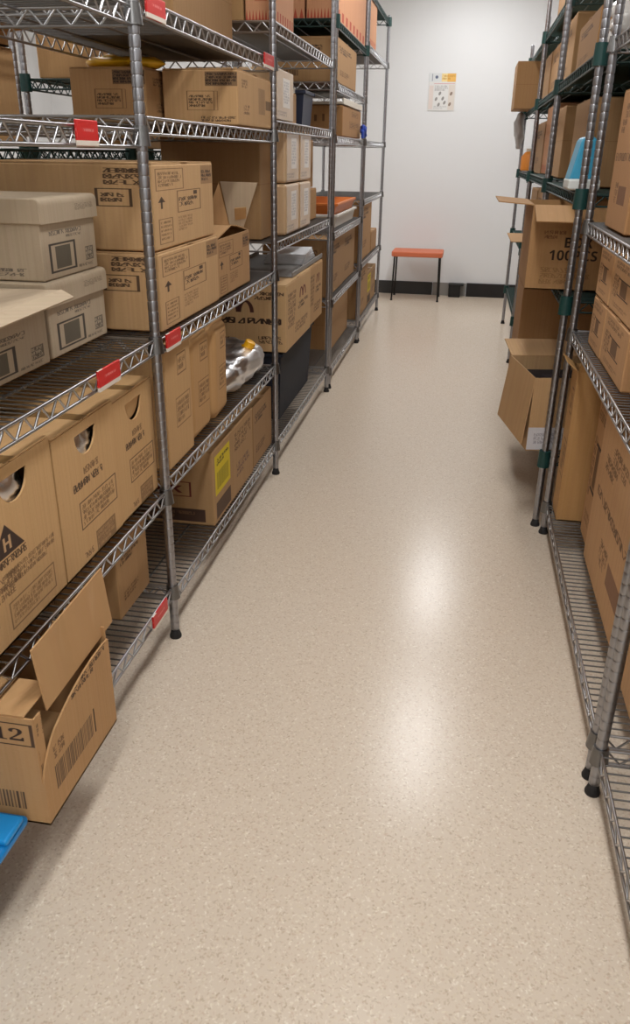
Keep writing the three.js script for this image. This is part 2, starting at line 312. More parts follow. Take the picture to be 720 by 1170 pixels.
function shelfGeo(w, d) {   // w along x, d along z
  const key = w.toFixed(3) + d.toFixed(3); if (shelfGeos[key]) return shelfGeos[key];
  const b = new Build(), e = new Build(), n = Math.round((d - 0.05) / 0.0245), hx = w / 2, hz = d / 2;
  for (let k = 0; k <= n; k++) { const z = -hz + 0.025 + (d - 0.05) * k / n; b.rod([-hx, -0.0025, z], [hx, -0.0025, z], 0.0021, 5); }
  for (const x of [-0.3, 0, 0.3]) b.rod([x * w, -0.007, -hz], [x * w, -0.007, hz], 0.0032, 6);
  for (const s of [-1, 1]) { truss(e, [s * hx, -0.004, -hz + 0.012], [s * hx, -0.004, hz - 0.012], 0.034); truss(e, [-hx + 0.012, -0.004, s * hz], [hx - 0.012, -0.004, s * hz], 0.034); }
  return shelfGeos[key] = [b.geo(), e.geo()];
}
function rack(label, xa, xb, zn, zf, shelves, { h = 2.2, style = 'silver', group, tags = [], greenTiers = [], shared = false } = {}) {
  const w = Math.abs(xb - xa), d = Math.abs(zf - zn), o = thing('wire_shelving_unit', label, 'shelving', [(xa + xb) / 2, 0, (zn + zf) / 2], 0, group);
  const isG = style === 'green';
  for (const sx of [-1, 1]) for (const sz of shared ? [-1] : [-1, 1]) { const p = part('post', postGeo(h), postMat, o, [sx * w / 2, 0, sz * d / 2]); part('foot', footGeo, rubber, p); }
  const [deck, edge] = shelfGeo(w, d), side = (xa + xb) / 2 < 0 ? 1 : -1;
  for (const y of shelves) {
    const g = isG || greenTiers.includes(y), s = part('shelf', deck, g ? green : chromeDull, o, [0, y, 0], g ? 'dark green coated wire shelf' : undefined);
    part('edge_truss', edge, g && !isG ? green : g ? green : chrome, s);
    for (const sx of [-1, 1]) for (const sz of shared ? [-1] : [-1, 1]) part('corner_sleeve', g ? clipGeo : sleeveGeo, g ? greenSleeve : chromeDull, s, [sx * w / 2, 0, sz * d / 2]);
    for (const [ty, z0, z1] of tags) if (ty === y) part('shelf_tag', rbox(0.006, 0.046, Math.abs(z1 - z0), 0.002), tagMat, s, [side * (w / 2 + 0.009), -0.017, (z0 + z1) / 2 - (zn + zf) / 2], 'red shelf tag with pale lower lip');
  }
  return o;
}
// fix uv of tags: drawn on the face that looks into the aisle
const LF = -0.735, LB = -1.245, RF = 0.388, RB = 0.9;
rack('silver wire rack with grey file boxes and tall handle-hole cartons', LF, LB, -0.48, -1.873, [1.58, 1.345, 0.875, 0.465, 0.17], { tags: [[1.345, -1.527, -1.62], [0.875, -1.513, -1.625], [0.17, -1.694, -1.8]] });
rack('silver wire rack with stacked printed cartons and a yellow-capped foil pouch', LF, LB, -1.897, -3.2, [1.605, 1.372, 0.868, 0.49, 0.15], { shared: true, tags: [[1.605, -1.93, -2.05], [1.605, -3.03, -3.17], [0.868, -1.925, -2.03]] });
rack('silver wire rack with shrink-wrapped cartons and a dark blue tub', LF, LB, -3.224, -4.56, [1.73, 1.41, 0.975, 0.15], { shared: true });
rack('silver wire rack with green top shelf holding orange cartons', LF, LB, -4.64, -5.93, [1.925, 1.64, 1.385, 0.89, 0.52, 0.12], { h: 2.3, greenTiers: [1.925] });
rack('silver wire rack standing next to the orange stool', LF, LB, -5.985, -7.33, [2.27, 1.965, 1.385, 1.0, 0.56, 0.15], { h: 2.3, greenTiers: [2.27] });
rack('green wire rack standing behind the foil pouch rack', -1.302, -1.745, -1.9, -3.2, [1.3, 0.87, 0.45, 0.15], { style: 'green' });
rack('green wire rack standing behind the blue tub rack', -1.302, -1.745, -3.27, -4.56, [1.55, 1.3, 0.87, 0.45, 0.15], { style: 'green' });
rack('green wire rack added behind the file box rack to block light', -1.302, -1.745, -0.5, -1.84, [1.3, 0.87, 0.45, 0.15], { style: 'green' });  // unseen rack, added to carry the light-blocking cartons
rack('silver wire rack with a bare bottom shelf and one plain carton', RF, RB, -0.1, -1.455, [1.11, 0.765, 0.125], {});
rack('silver wire rack with two rows of printed cartons beside an open tall carton', RF, RB, -1.507, -2.82, [1.62, 1.11, 0.765, 0.125], {});
rack('green wire rack holding the light blue scoop caddy', 0.362, RB, -2.885, -4.2, [1.6, 1.19, 0.85, 0.29], { style: 'green' });
rack('green wire rack with boxes packed tight behind the open flapped carton', 0.372, RB, -4.26, -5.56, [1.95, 1.6, 1.2, 0.8, 0.3], { style: 'green', h: 2.3 });
rack('green wire rack nearest the end wall with carton overhanging the aisle', 0.38, RB, -5.62, -6.98, [1.95, 1.6, 1.19, 0.75, 0.3], { style: 'green', h: 2.05 });

// ---------- left rack, near bay ----------
const PALE = 0xf2ece2;
function fileBox(label, x, y, z, lidUp = true) {
  const o = thing('file_box', label, 'file box'); place(o, x, y, z);
  const w = Math.abs(x[1] - x[0]), h = y[1] - y[0], d = Math.abs(z[1] - z[0]);
  part('body', atlasUV(rbox(w - 0.012, h - 0.006, d - 0.012, 0.004).translate(0, (h - 0.006) / 2, 0), w - 0.012, h, d - 0.012), cmat('fileBox', PALE), o);
  if (lidUp) {
    const lh = 0.046, sh = new THREE.Shape(); const r = 0.012;       // rounded shoulder at the aisle end
    sh.moveTo(-w / 2, 0); sh.lineTo(w / 2, 0); sh.lineTo(w / 2, lh - r); sh.quadraticCurveTo(w / 2, lh, w / 2 - r, lh); sh.lineTo(-w / 2 + r, lh); sh.quadraticCurveTo(-w / 2, lh, -w / 2, lh - r); sh.closePath();
    const g = new THREE.ExtrudeGeometry(sh, { depth: d - 0.004, bevelEnabled: true, bevelSize: 0.002, bevelThickness: 0.002, bevelSegments: 1 }).translate(0, h - lh, -d / 2 + 0.002);
    part('lid', atlasUV(g, w, lh, d, h - lh), cmat('lid', PALE), o);
  }
  return o;
}
fileBox('grey cardboard file box on top of another file box', [-0.86, -1.22], [1.042, 1.205], [-1.6, -1.875]);
fileBox('grey cardboard file box carrying another file box on its lid', [-0.856, -1.22], [0.88, 1.0385], [-1.585, -1.885]);
fileBox('grey cardboard file box under a loose flat lid', [-0.852, -1.22], [0.88, 1.022], [-1.24, -1.577], false);
{
  const o = thing('loose_lid', 'pale flat cardboard lid lying askew on a file box', 'lid', [-1.0, 1.026, -1.39], 0.06);
  const sh = new THREE.Shape(); sh.moveTo(-0.2, -0.19); sh.lineTo(0.185, -0.19); sh.lineTo(0.19, 0.185); sh.lineTo(-0.2, 0.17); sh.closePath();
  part('panel', atlasUV(new THREE.ExtrudeGeometry(sh, { depth: 0.005, bevelEnabled: false }).rotateX(-Math.PI / 2), 9, 9, 9), cmat('lid', 0xfff6ea), o);
  const lip = part('folded_lip', atlasUV(box(0.03, 0.004, 0.375, 0.014, 0, 0), 9, 9, 9), cmat('lid', 0xfff6ea), o, [0.188, 0.0035, 0]); lip.rotation.z = -0.5;
}
const foil = new THREE.MeshStandardMaterial({ color: 0xe6e6e8, roughness: 0.3, metalness: 1 });
function crumple(g, amp, freq, off = 0, rest = true) {
  const p = g.attributes.position, n = g.attributes.normal;
  for (let i = 0; i < p.count; i++) {
    const x = p.getX(i), y = p.getY(i), z = p.getZ(i), k = amp * (noise.noise(x * freq + off, y * freq, z * freq) + 0.5 * Math.abs(noise.noise(x * freq * 2.3, y * freq * 2.3 + off, z * freq * 2.3)));
    p.setXYZ(i, x + n.getX(i) * k, rest ? Math.max(y + n.getY(i) * k, 0.001) : y + n.getY(i) * k, z + n.getZ(i) * k);
  }
  g.computeVertexNormals(); return g;
}
function jugBox(label, des, x, y, z, peek) {   // tall carton with a D-shaped hand hole low under its top edge
  const o = thing('handle_carton', label, 'carton'); place(o, x, y, z);
  const w = Math.abs(x[1] - x[0]), h = y[1] - y[0], d = Math.abs(z[1] - z[0]), t = 0.004, mt = cmat(des);
  const sh = new THREE.Shape(); sh.moveTo(-d / 2, 0); sh.lineTo(d / 2, 0); sh.lineTo(d / 2, h); sh.lineTo(-d / 2, h); sh.closePath();
  const hole = new THREE.Path(), hy = h - 0.022, hw = 0.05; hole.moveTo(-hw, hy); hole.lineTo(hw, hy); hole.absarc(0, hy, hw, 0, -Math.PI, true); sh.holes.push(hole);
  const front = new THREE.ExtrudeGeometry(sh, { depth: t, bevelEnabled: false, curveSegments: 14 }).rotateY(Math.PI / 2).translate(w / 2 - t, 0, 0);
  const rest = [box(t, h, d, -w / 2 + t / 2, h / 2, 0), box(w - 2 * t, h, t, 0, h / 2, d / 2 - t / 2), box(w - 2 * t, h, t, 0, h / 2, -d / 2 + t / 2), box(w, t, d, 0, t / 2, 0)];
  part('body', atlasUV(mergeGeometries([front, ...rest.map((g) => g.toNonIndexed())]), w, h, d), mt, o);
  for (const s of [-1, 1]) part('top_flap', atlasUV(rbox(w - 0.002, 0.005, d / 2 - 0.004, 0.002).translate(0, h + 0.0025, s * d / 4), 9, 9, 9), mt, o);
  part('closing_strip', box(w, 0.0012, 0.035, 0, h + 0.0056, 0), tapeBrown, o);
  const behind = (g) => { const q = g.attributes.position; for (let i = 0; i < q.count; i++) q.setX(i, Math.min(q.getX(i), 0.038)); g.computeVertexNormals(); return g; };
  if (peek) part('foil_bag', behind(crumple(new THREE.SphereGeometry(0.066, 40, 28).scale(0.6, 0.85, 1.15), 0.013, 44, peek, false)), foil, o, [w / 2 - 0.0425, h - 0.056, 0.006], 'silver foil bag showing through the hand hole');
  else { const f = part('hole_flap', atlasUV(new THREE.ExtrudeGeometry(new THREE.Shape(new THREE.Path().absarc(0, 0, 0.048, Math.PI, 2 * Math.PI, false).getPoints(14)), { depth: 0.003, bevelEnabled: false }).rotateY(Math.PI / 2), 9, 9, 9), mt, o, [w / 2 - 0.008, hy, 0]); f.rotation.z = -0.12; }
  return o;
}
jugBox('tall handle-hole carton with black triangle mark, foil bag showing', 'jugA', [-1.16, -0.755], [0.469, 0.795], [-1.055, -1.335], 3.1);
jugBox('tall handle-hole carton with foil bag showing, no triangle mark', 'jugB', [-1.16, -0.755], [0.469, 0.782], [-1.342, -1.632], 7.7);
jugBox('tall handle-hole carton with hole still closed, beside the rack post', 'jugB', [-1.16, -0.758], [0.469, 0.772], [-1.638, -1.878], 0);
{ // display carton on the bottom shelf, front cut in an arch, lid panels up
  const o = thing('display_carton', 'brown carton marked 12 with arched cut front and raised flap', 'carton'); place(o, [-1.05, -0.652], [0.174, 0.414], [-0.985, -1.285]);
  const w = 0.398, h = 0.238, d = 0.3, t = 0.004, mt = cmat('twelve');
  const sh = new THREE.Shape(); sh.moveTo(-d / 2, 0); sh.lineTo(d / 2, 0); sh.lineTo(d / 2, h * 0.88); sh.quadraticCurveTo(d * 0.1, h * 0.93, -d * 0.3, h * 0.72); sh.quadraticCurveTo(-d * 0.46, h * 0.6, -d / 2, h * 0.4); sh.closePath();
  const front = new THREE.ExtrudeGeometry(sh, { depth: t, bevelEnabled: false, curveSegments: 12 }).rotateY(Math.PI / 2).translate(w / 2 - t, 0, 0);
  const rest = [box(t, h, d, -w / 2 + t / 2, h / 2, 0), box(w - 2 * t, h, t, 0, h / 2, d / 2 - t / 2), box(w - 2 * t, h, t, 0, h / 2, -d / 2 + t / 2), box(w, t, d, 0, t / 2, 0)];
  part('body', atlasUV(mergeGeometries([front, ...rest.map((g) => g.toNonIndexed())]), w, h, d), mt, o);
  part('top_flap', atlasUV(rbox(w - 0.02, 0.004, 0.1, 0.0015), 9, 9, 9), mt, o, [-0.01, h + 0.002, 0.098]);
  const f = part('raised_flap', atlasUV(rbox(0.004, 0.13, 0.29, 0.0015).translate(0, 0.065, 0), 9, 9, 9), mt, o, [w / 2 - 0.012, h * 0.9, -0.055]); f.rotation.z = 0.08; f.rotation.x = 0.03;
  part('strip', rbox(0.004, h * 0.98, 0.026, 0.0015).translate(0, h * 0.49, 0), mt, o, [w / 2 - 0.007, 0, d / 2 - 0.018]);
}
carton('plain brown carton behind the raised flap on a bottom shelf', 'plainText', [-1.2, -0.8], [0.174, 0.385], [-1.665, -1.87], { tint: 0xe8dccc });
{ const o = thing('folded_bag', 'bright blue folded plastic bag on a bottom shelf', 'bag', [-0.87, 0.173, -0.77]);
  part('sheet', crumple(rbox(0.36, 0.022, 0.42, 0.01, 5).translate(0, 0.014, 0), 0.004, 22), M(0x0d7fc6, 0.35), o);
  part('folded_edge', crumple(rbox(0.36, 0.012, 0.06, 0.005, 4).translate(0, 0.03, -0.165), 0.003, 30), M(0x1a92da, 0.35), o); }
// rear racks and the gaps between tiers
carton('pale carton on a rear green shelf beside double posts', 'plainText', [-1.73, -1.325], [1.305, 1.56], [-2.0, -2.43], { tint: 0xf0e6d8 });
openCarton('flattened pale carton with spread flaps above a rear shelf', 'plain', [-1.71, -1.33], [1.563, 1.6], [-2.02, -2.42], [['+z', 0.12, 1.2], ['+x', 0.07, 1.45]], { tint: 0xfff2e0 });
carton('light tan carton behind the green clip of a rear post', 'plain', [-1.72, -1.5], [1.556, 1.8], [-3.34, -3.75], { tint: 0xfff0d8 });
carton('printed carton under the green shelf of the rear rack', 'plainText', [-1.72, -1.4], [1.305, 1.44], [-3.6, -3.95], { tint: 0xe0d0b8 });

for (const [za, zb] of [[-0.54, -1.16], [-1.18, -1.8], [-1.94, -2.54], [-2.56, -3.16], [-3.31, -3.9], [-3.92, -4.5]]) for (const [ya, yb] of [[0.154, 0.4], [0.454, 0.8], [0.874, 1.24]])  // mostly unseen cartons, added to keep rear lamp light off the lower shelves
  carton('plain brown carton added on the green rear racks to block light', 'plain', [-1.72, -1.325], [ya, yb], [za, zb], { group: 'cartons added on the rear racks to block light', tint: 0xe0d0b8 });
// ---------- left rack, second bay ----------
carton('long shipper with dark print and vertical barcode under red-tagged shelf', 'shipper', [-0.985, -0.738], [1.376, 1.535], [-2.72, -3.18]);
carton('long shipper lying behind the barcode shipper under a yellow pouch', 'shipper', [-1.24, -0.995], [1.376, 1.53], [-2.6, -3.18], { tint: 0xe6d8c8 });
{ const o = thing('yellow_pouch', 'yellow plastic pouch lying on top of a long shipper', 'pouch', [-1.1, 1.532, -2.72]);
  part('film', crumple(new THREE.SphereGeometry(0.1, 32, 20).scale(1.3, 0.2, 0.8).translate(0, 0.016, 0), 0.012, 18), M(0xe8b21c, 0.3), o); }
carton('plain brown carton above the red-tagged top shelf', 'plain', [-1.2, -0.86], [1.609, 1.9], [-2.5, -3.12], { tint: 0xdcc8aa });
carton('printed carton topping the stack beside the rack post', 'framed', [-1.235, -0.75], [1.07, 1.272], [-1.962, -2.455]);
carton('printed carton at the bottom of the stack beside the rack post', 'framed', [-1.235, -0.745], [0.872, 1.067], [-1.958, -2.468]);
const torn = openCarton('printed carton with torn flap standing up beside the two-high stack', 'framed', [-1.2, -0.75], [0.872, 1.05], [-2.478, -2.87], [['+z', 0.17, -1.4], ['-z', 0.15, -1.4]], { tint: 0xf0dcc4 });
{ // the torn flap: a wedge-shaped panel, its folded side and a curled tab
  const panel = (pts) => { const sh = new THREE.Shape(pts.map((a) => new THREE.Vector2(...a))); return atlasUV(new THREE.ExtrudeGeometry(sh, { depth: 0.0035, bevelEnabled: false }), 9, 9, 9); };
  const mt = cmat('lid', 0xf0dcc4);
  const f = part('raised_flap', panel([[-0.035, 0], [0.01, 0], [0.062, 0.15], [-0.07, 0.152]]), mt, torn, [0.2, 0.182, -0.175], 'torn greyish flap standing up'); f.rotation.x = -0.06;
  const g = part('flap_side', panel([[-0.1, 0], [0, 0], [-0.034, 0.15]]), cmat('framed', 0xf0dcc4), torn, [0.163, 0.182, -0.168]); g.rotation.y = 0.5;
  const t = part('torn_tab', panel([[-0.02, 0], [0.02, 0.008], [0.026, 0.05], [-0.016, 0.045]]), cmat('plain', 0xfff0d0), torn, [0.205, 0.212, -0.166], 'pale torn tab curling off the flap'); t.rotation.x = 0.5; }
carton('low carton with red band at the back of the third tier', 'redMarks', [-1.2, -0.86], [0.872, 0.95], [-3.0, -3.16], { tint: 0xe4d4bc });
carton('tall carton with boxed print beside the rack post', 'tallSide', [-1.15, -0.744], [0.494, 0.836], [-1.945, -2.155]);
{
  const mk = (label, z0, z1, y1, off) => {
    const o = thing('kraft_sack', label, 'sack'); place(o, [-1.1, -0.752], [0.494, y1], [z0, z1]);
    const w = 0.348, h = y1 - 0.494, d = Math.abs(z1 - z0);
    part('body', atlasUV(crumple(rbox(w, h, d, 0.035, 6).translate(0, h / 2, 0), 0.008, 14, off), w, h, d), cmat('tallSide', 0xfff2de), o);
    part('folded_top', atlasUV(crumple(rbox(w * 0.94, 0.03, d * 0.8, 0.012, 4).translate(0, h - 0.006, 0), 0.004, 30, off), 9, 9, 9), cmat('plain', 0xfff2de), o);
  };
  mk('bulging kraft sack between tall carton and slimmer sack', -2.172, -2.37, 0.815, 1.3);
  mk('slim kraft sack beside the silver foil pouch', -2.39, -2.565, 0.805, 5.2);
}
{ const o = thing('foil_pouch', 'crumpled silver foil pouch with yellow screw cap', 'pouch', [-0.872, 0.494, -2.88]);
  const g = new THREE.SphereGeometry(1, 72, 48), p = g.attributes.position;
  for (let i = 0; i < p.count; i++) { const x = p.getX(i), y = p.getY(i), z = p.getZ(i), q = (v, e) => Math.sign(v) * Math.abs(v) ** e; p.setXYZ(i, q(x, 0.6) * 0.125, q(y, 0.85) * 0.062 + 0.063, q(z, 0.55) * 0.295); }
  g.computeVertexNormals(); part('bag', crumple(g, 0.016, 15, 4.4), foil, o);
  const cap = part('spout_cap', new THREE.LatheGeometry([[0.001, 0], [0.026, 0], [0.026, 0.006], [0.021, 0.008], [0.021, 0.03], [0.018, 0.034], [0.001, 0.034]].map((a) => new THREE.Vector2(...a)), 22), M(0xe9a912, 0.4), o, [0.082, 0.112, -0.08], 'yellow plastic screw cap'); cap.rotation.z = -0.5; }
carton('carton with bright yellow barcode sticker on a bottom shelf', 'yellowTag', [-1.15, -0.74], [0.154, 0.418], [-2.31, -2.83], { tint: 0xf4e6d4 });
carton('brown carton between the yellow-stickered carton and rack post', 'plainText', [-1.15, -0.745], [0.154, 0.405], [-2.85, -3.17], { tint: 0xd6c6b2 });

// ---------- left rack, third bay ----------
carton('small tan carton left of the orange carton with red marks', 'plain', [-0.95, -0.86], [1.734, 2.0], [-3.27, -3.6], { tint: 0xe8d8b0 });
carton('orange-tan carton with red print above the third rack', 'redMarks', [-0.853, -0.745], [1.734, 1.99], [-3.27, -3.62], { tint: 0xffe6d8 });
carton('plain brown carton added to darken the space before the shrink-wrapped cartons', 'plain', [-1.2, -0.8], [0.979, 1.372], [-3.25, -3.445], { tint: 0xd8c8b0 });  // added carton, stands in for shade on the wrapped sides
let wi = 0;
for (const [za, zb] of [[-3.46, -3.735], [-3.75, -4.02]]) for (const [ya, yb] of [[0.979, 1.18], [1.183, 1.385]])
  carton(['lower shrink-wrapped carton beside the double post', 'upper shrink-wrapped carton beside the double post', 'lower shrink-wrapped carton away from the double post', 'upper shrink-wrapped carton away from the double post'][wi++], 'palePanel', [-1.2, -0.742], [ya, yb], [za, zb], { wrap: true, r: 0.014, flaps: false, group: 'shrink-wrapped cartons', name: 'wrapped_carton' });
carton('tan carton past the shrink-wrapped cartons on the same tier', 'plain', [-1.15, -0.8], [0.979, 1.13], [-4.1, -4.5], { tint: 0xf0dcbc });
carton('plain brown carton resting on the tan carton', 'plain', [-1.15, -0.82], [1.133, 1.36], [-4.12, -4.5], { tint: 0xe0d0b8 });
carton('wrapped carton above the shrink-wrapped four', 'palePanel', [-1.1, -0.745], [1.414, 1.59], [-3.3, -3.62], { wrap: true, flaps: false, name: 'wrapped_carton' });
carton('brown carton with white lid past the single wrapped carton', 'plain', [-1.15, -0.82], [1.414, 1.545], [-3.75, -4.05], { tint: 0xdcc8aa });
{ const o = thing('white_tray', 'thin white tray on a brown carton under a wire shelf', 'tray', [-0.985, 1.547, -3.9]); part('base', rbox(0.32, 0.006, 0.29, 0.002).translate(0, 0.003, 0), M(0xd8d2c6, 0.5), o); for (const s of [-1, 1]) part('rim', rbox(0.32, 0.02, 0.006, 0.002).translate(0, 0.012, s * 0.142), M(0xd8d2c6, 0.5), o); }
{ const o = thing('storage_bin', 'dark navy plastic bin on a wire shelf by double posts', 'bin', [-0.95, 1.413, -4.25]); bin(o, 0.3, 0.15, 0.24, M(0x222c44, 0.4)); }
function bin(o, w, h, d, mt) {
  const k = 0.92, sh = [];
  const pos = (sx, sz, y, s) => [sx * w / 2 * s, y, sz * d / 2 * s];
  const quad = (a, b, c, e) => { const g = new THREE.BufferGeometry(); g.setAttribute('position', new THREE.Float32BufferAttribute([...a, ...b, ...c, ...a, ...c, ...e], 3)); g.computeVertexNormals(); sh.push(g); };
  const cs = [[-1, -1], [-1, 1], [1, 1], [1, -1]];
  for (const [in_, off] of [[0, 1], [1, 0.97]]) for (let i = 0; i < 4; i++) { const [a, b] = cs[i], [c, e] = cs[(i + 1) % 4]; const y0 = in_ ? 0.005 : 0, q = [pos(a, b, y0, k * off), pos(c, e, y0, k * off), pos(c, e, h, off), pos(a, b, h, off)]; in_ ? quad(q[1], q[0], q[3], q[2]) : quad(...q); }
  quad(pos(-1, 1, 0.005, k), pos(1, 1, 0.005, k), pos(1, -1, 0.005, k), pos(-1, -1, 0.005, k)); quad(pos(-1, -1, 0, k), pos(1, -1, 0, k), pos(1, 1, 0, k), pos(-1, 1, 0, k));
  part('shell', mergeGeometries(sh), mt, o);
  const rim = [rbox(w + 0.02, 0.016, 0.014, 0.004).translate(0, h - 0.004, d / 2), rbox(w + 0.02, 0.016, 0.014, 0.004).translate(0, h - 0.004, -d / 2), rbox(0.014, 0.016, d, 0.004).translate(w / 2, h - 0.004, 0), rbox(0.014, 0.016, d, 0.004).translate(-w / 2, h - 0.004, 0)];
  part('rim', mergeGeometries(rim), mt, o);
}
{ const o = thing('storage_tub', 'dark blue plastic tub under cartons with arched logo', 'tub', [-0.97, 0.154, -3.86]); bin(o, 0.4, 0.314, 0.78, M(0x0e1322, 0.75)); }
carton('carton with arched logo and lettering on the dark blue tub', 'arches', [-1.17, -0.742], [0.481, 0.775], [-3.455, -4.045]);
carton('carton with arched logo behind the lettered one on the tub', 'arches', [-1.17, -0.75], [0.481, 0.772], [-4.055, -4.44], { tint: 0xf4e4cc });
{ const o = thing('grey_tray', 'flat grey tray resting on cartons with arched logo', 'tray', [-0.94, 0.7765, -4.08]); part('base', rbox(0.36, 0.006, 0.8, 0.002).translate(0, 0.003, 0), M(0x8a8682, 0.5), o); for (const s of [-1, 1]) part('rim', rbox(0.006, 0.022, 0.8, 0.002).translate(s * 0.178, 0.012, 0), M(0x8a8682, 0.5), o); }
{ const o = thing('paper_stack', 'white paper stack lying in the flat grey tray', 'paper', [-0.892, 0.784, -4.26], 0.06); for (let k = 0; k < 4; k++) { const s = part('sheet', rbox(0.2, 0.012, 0.36, 0.001).translate(0, 0.006 + k * 0.0125, 0), M(0xf2f3f6, 0.6), o); s.rotation.y = (k - 1.5) * 0.03; } }

// ---------- left racks, far bays ----------
carton('orange carton with red triangles along its foot, beside the post', 'redMarks', [-0.9, -0.742], [1.929, 2.3], [-4.7, -5.9], { tint: 0xffe2d0 });
carton('orange carton with red triangles along its foot, rear of the pair', 'redMarks', [-1.2, -0.91], [1.929, 2.28], [-4.7, -5.3], { tint: 0xf8d8c4 });
carton('large orange-tan carton above the rack next to the stool', 'redMarks', [-1.2, -0.74], [1.969, 2.25], [-6.04, -6.52], { tint: 0xffe4cf });
carton('long tan carton under the green shelf with orange cartons', 'plainText', [-1.2, -0.74], [1.644, 1.855], [-4.72, -5.5], { tint: 0xe4d4bc });
carton('tan carton with white lid above the bare shelf', 'tallSide', [-1.15, -0.745], [1.389, 1.55], [-5.02, -5.84], { tint: 0xe8c8a0 });
{ const o = thing('white_tray', 'thin white tray capping the tan carton beside blue cloth', 'tray', [-0.945, 1.553, -5.43]); part('base', rbox(0.4, 0.014, 0.82, 0.004).translate(0, 0.008, 0), M(0xd9d2c4, 0.6), o); part('rim', rbox(0.012, 0.034, 0.82, 0.004).translate(0.2, 0.017, 0), M(0xd9d2c4, 0.6), o); }
{ const o = thing('blue_cloth', 'crumpled royal blue cloth at the foot of a tan carton', 'cloth', [-0.715, 1.389, -5.75]); part('bundle', crumple(new THREE.SphereGeometry(0.04, 30, 22).scale(0.4, 1.0, 1.3).translate(0, 0.043, 0), 0.016, 30), M(0x1c3ea0, 0.7), o); part('tail', crumple(rbox(0.014, 0.05, 0.06, 0.005, 4).translate(0.006, 0.02, 0.05), 0.006, 40), M(0x1c3ea0, 0.7), o); }
{ const o = thing('orange_tray', 'orange plastic tray stacked on a white tray', 'tray', [-0.92, 0.965, -5.35]); bin(o, 0.32, 0.06, 0.8, M(0xd87832, 0.45)); }
{ const o = thing('white_bin', 'shallow white tray under the orange tray', 'tray', [-0.92, 0.894, -5.35]); bin(o, 0.33, 0.07, 0.84, M(0xd8d4cc, 0.5)); }
carton('printed brown carton below the orange and white trays', 'plainText', [-1.15, -0.76], [0.524, 0.85], [-4.7, -5.3], { tint: 0xd6c6b2 });
carton('printed brown carton below the trays, toward the stool', 'plainText', [-1.15, -0.765], [0.524, 0.845], [-5.32, -5.88], { tint: 0xd8c8b0 });
carton('brown carton on the bottom shelf of the green-topped rack', 'plain', [-1.15, -0.8], [0.124, 0.43], [-5.1, -5.86], { tint: 0xe0d0b8 });
carton('tall tan carton behind the rack post near the stool', 'plainText', [-1.1, -0.75], [0.564, 0.985], [-6.02, -6.75], { tint: 0xe8cca0 });
carton('printed tan carton on the bottom shelf of the rack next to the stool', 'plainText', [-1.1, -0.745], [0.154, 0.53], [-6.02, -6.6], { tint: 0xdcc8aa });
carton('carton with yellow sticker at the rack end near the stool', 'yellowTag', [-1.1, -0.75], [0.154, 0.42], [-6.65, -7.25], { tint: 0xe4d4bc });
carton('short tan carton at the rack end near the stool', 'plain', [-1.1, -0.75], [0.564, 0.72], [-6.8, -7.2], { tint: 0xe0c49c });

// ---------- right racks ----------
carton('very large printed carton on the bottom shelf near the double post', 'rightBig', [0.464, 0.88], [0.129, 0.62], [-1.56, -2.4]);
carton('narrow carton squeezed against the very large printed carton', 'rightStack', [0.478, 0.86], [0.129, 0.66], [-2.415, -2.6], { tint: 0xf4dcb8 });
openCarton('tall yellowish carton open at the top on the bottom shelf', 'tallSide', [0.402, 0.86], [0.129, 0.66], [-2.655, -2.785], [['+z', 0.07, 0.5], ['-x', 0.05, 0.9]], { tint: 0xffe6b4 });
let ri = 0;
const RL = ['lower printed carton in the pair beside the post, middle tier', 'upper printed carton in the pair beside the post, middle tier', 'lower printed carton in the wider pair, middle tier', 'upper printed carton in the wider pair, middle tier', 'lower printed carton set back at the end of the middle tier', 'upper printed carton set back at the end of the middle tier'];
for (const [za, zb, xf] of [[-2.37, -2.6, 0.408], [-2.015, -2.36, 0.41], [-1.58, -2.0, 0.43]]) for (const [ya, yb] of [[0.769, 0.917], [0.92, 1.065]])
  carton(RL[ri++], 'rightStack', [xf, 0.86], [ya, yb], [za, zb], { tint: ri % 2 ? 0xf6e4cc : 0xfff0dc });
carton('tall narrow-printed carton above the middle tier cartons', 'rightBig', [0.407, 0.86], [1.114, 1.47], [-2.29, -2.62], { tint: 0xf0d8b8 });
carton('plain tan carton next to the tall narrow-printed carton', 'plain', [0.425, 0.86], [1.114, 1.46], [-1.7, -2.27], { tint: 0xe6c898 });
{ const o = thing('clear_pack', 'clear plastic wrapped pack on the uppermost shelf', 'pack', [0.6, 1.624, -2.45]); part('wrap', crumple(rbox(0.4, 0.2, 0.5, 0.04, 6).translate(0, 0.1, 0), 0.015, 16), new THREE.MeshPhysicalMaterial({ color: 0xb8aca0, roughness: 0.25, clearcoat: 1, clearcoatRoughness: 0.1 }), o); part('seal', crumple(rbox(0.03, 0.05, 0.48, 0.008, 4).translate(-0.2, 0.1, 0), 0.005, 30), M(0xcac2ba, 0.3), o); }
carton('plain carton at the foot of the rack with bare bottom shelf', 'plain', [0.62, 0.88], [0.129, 0.5], [-0.7, -1.38], { tint: 0xd6c6b2 });
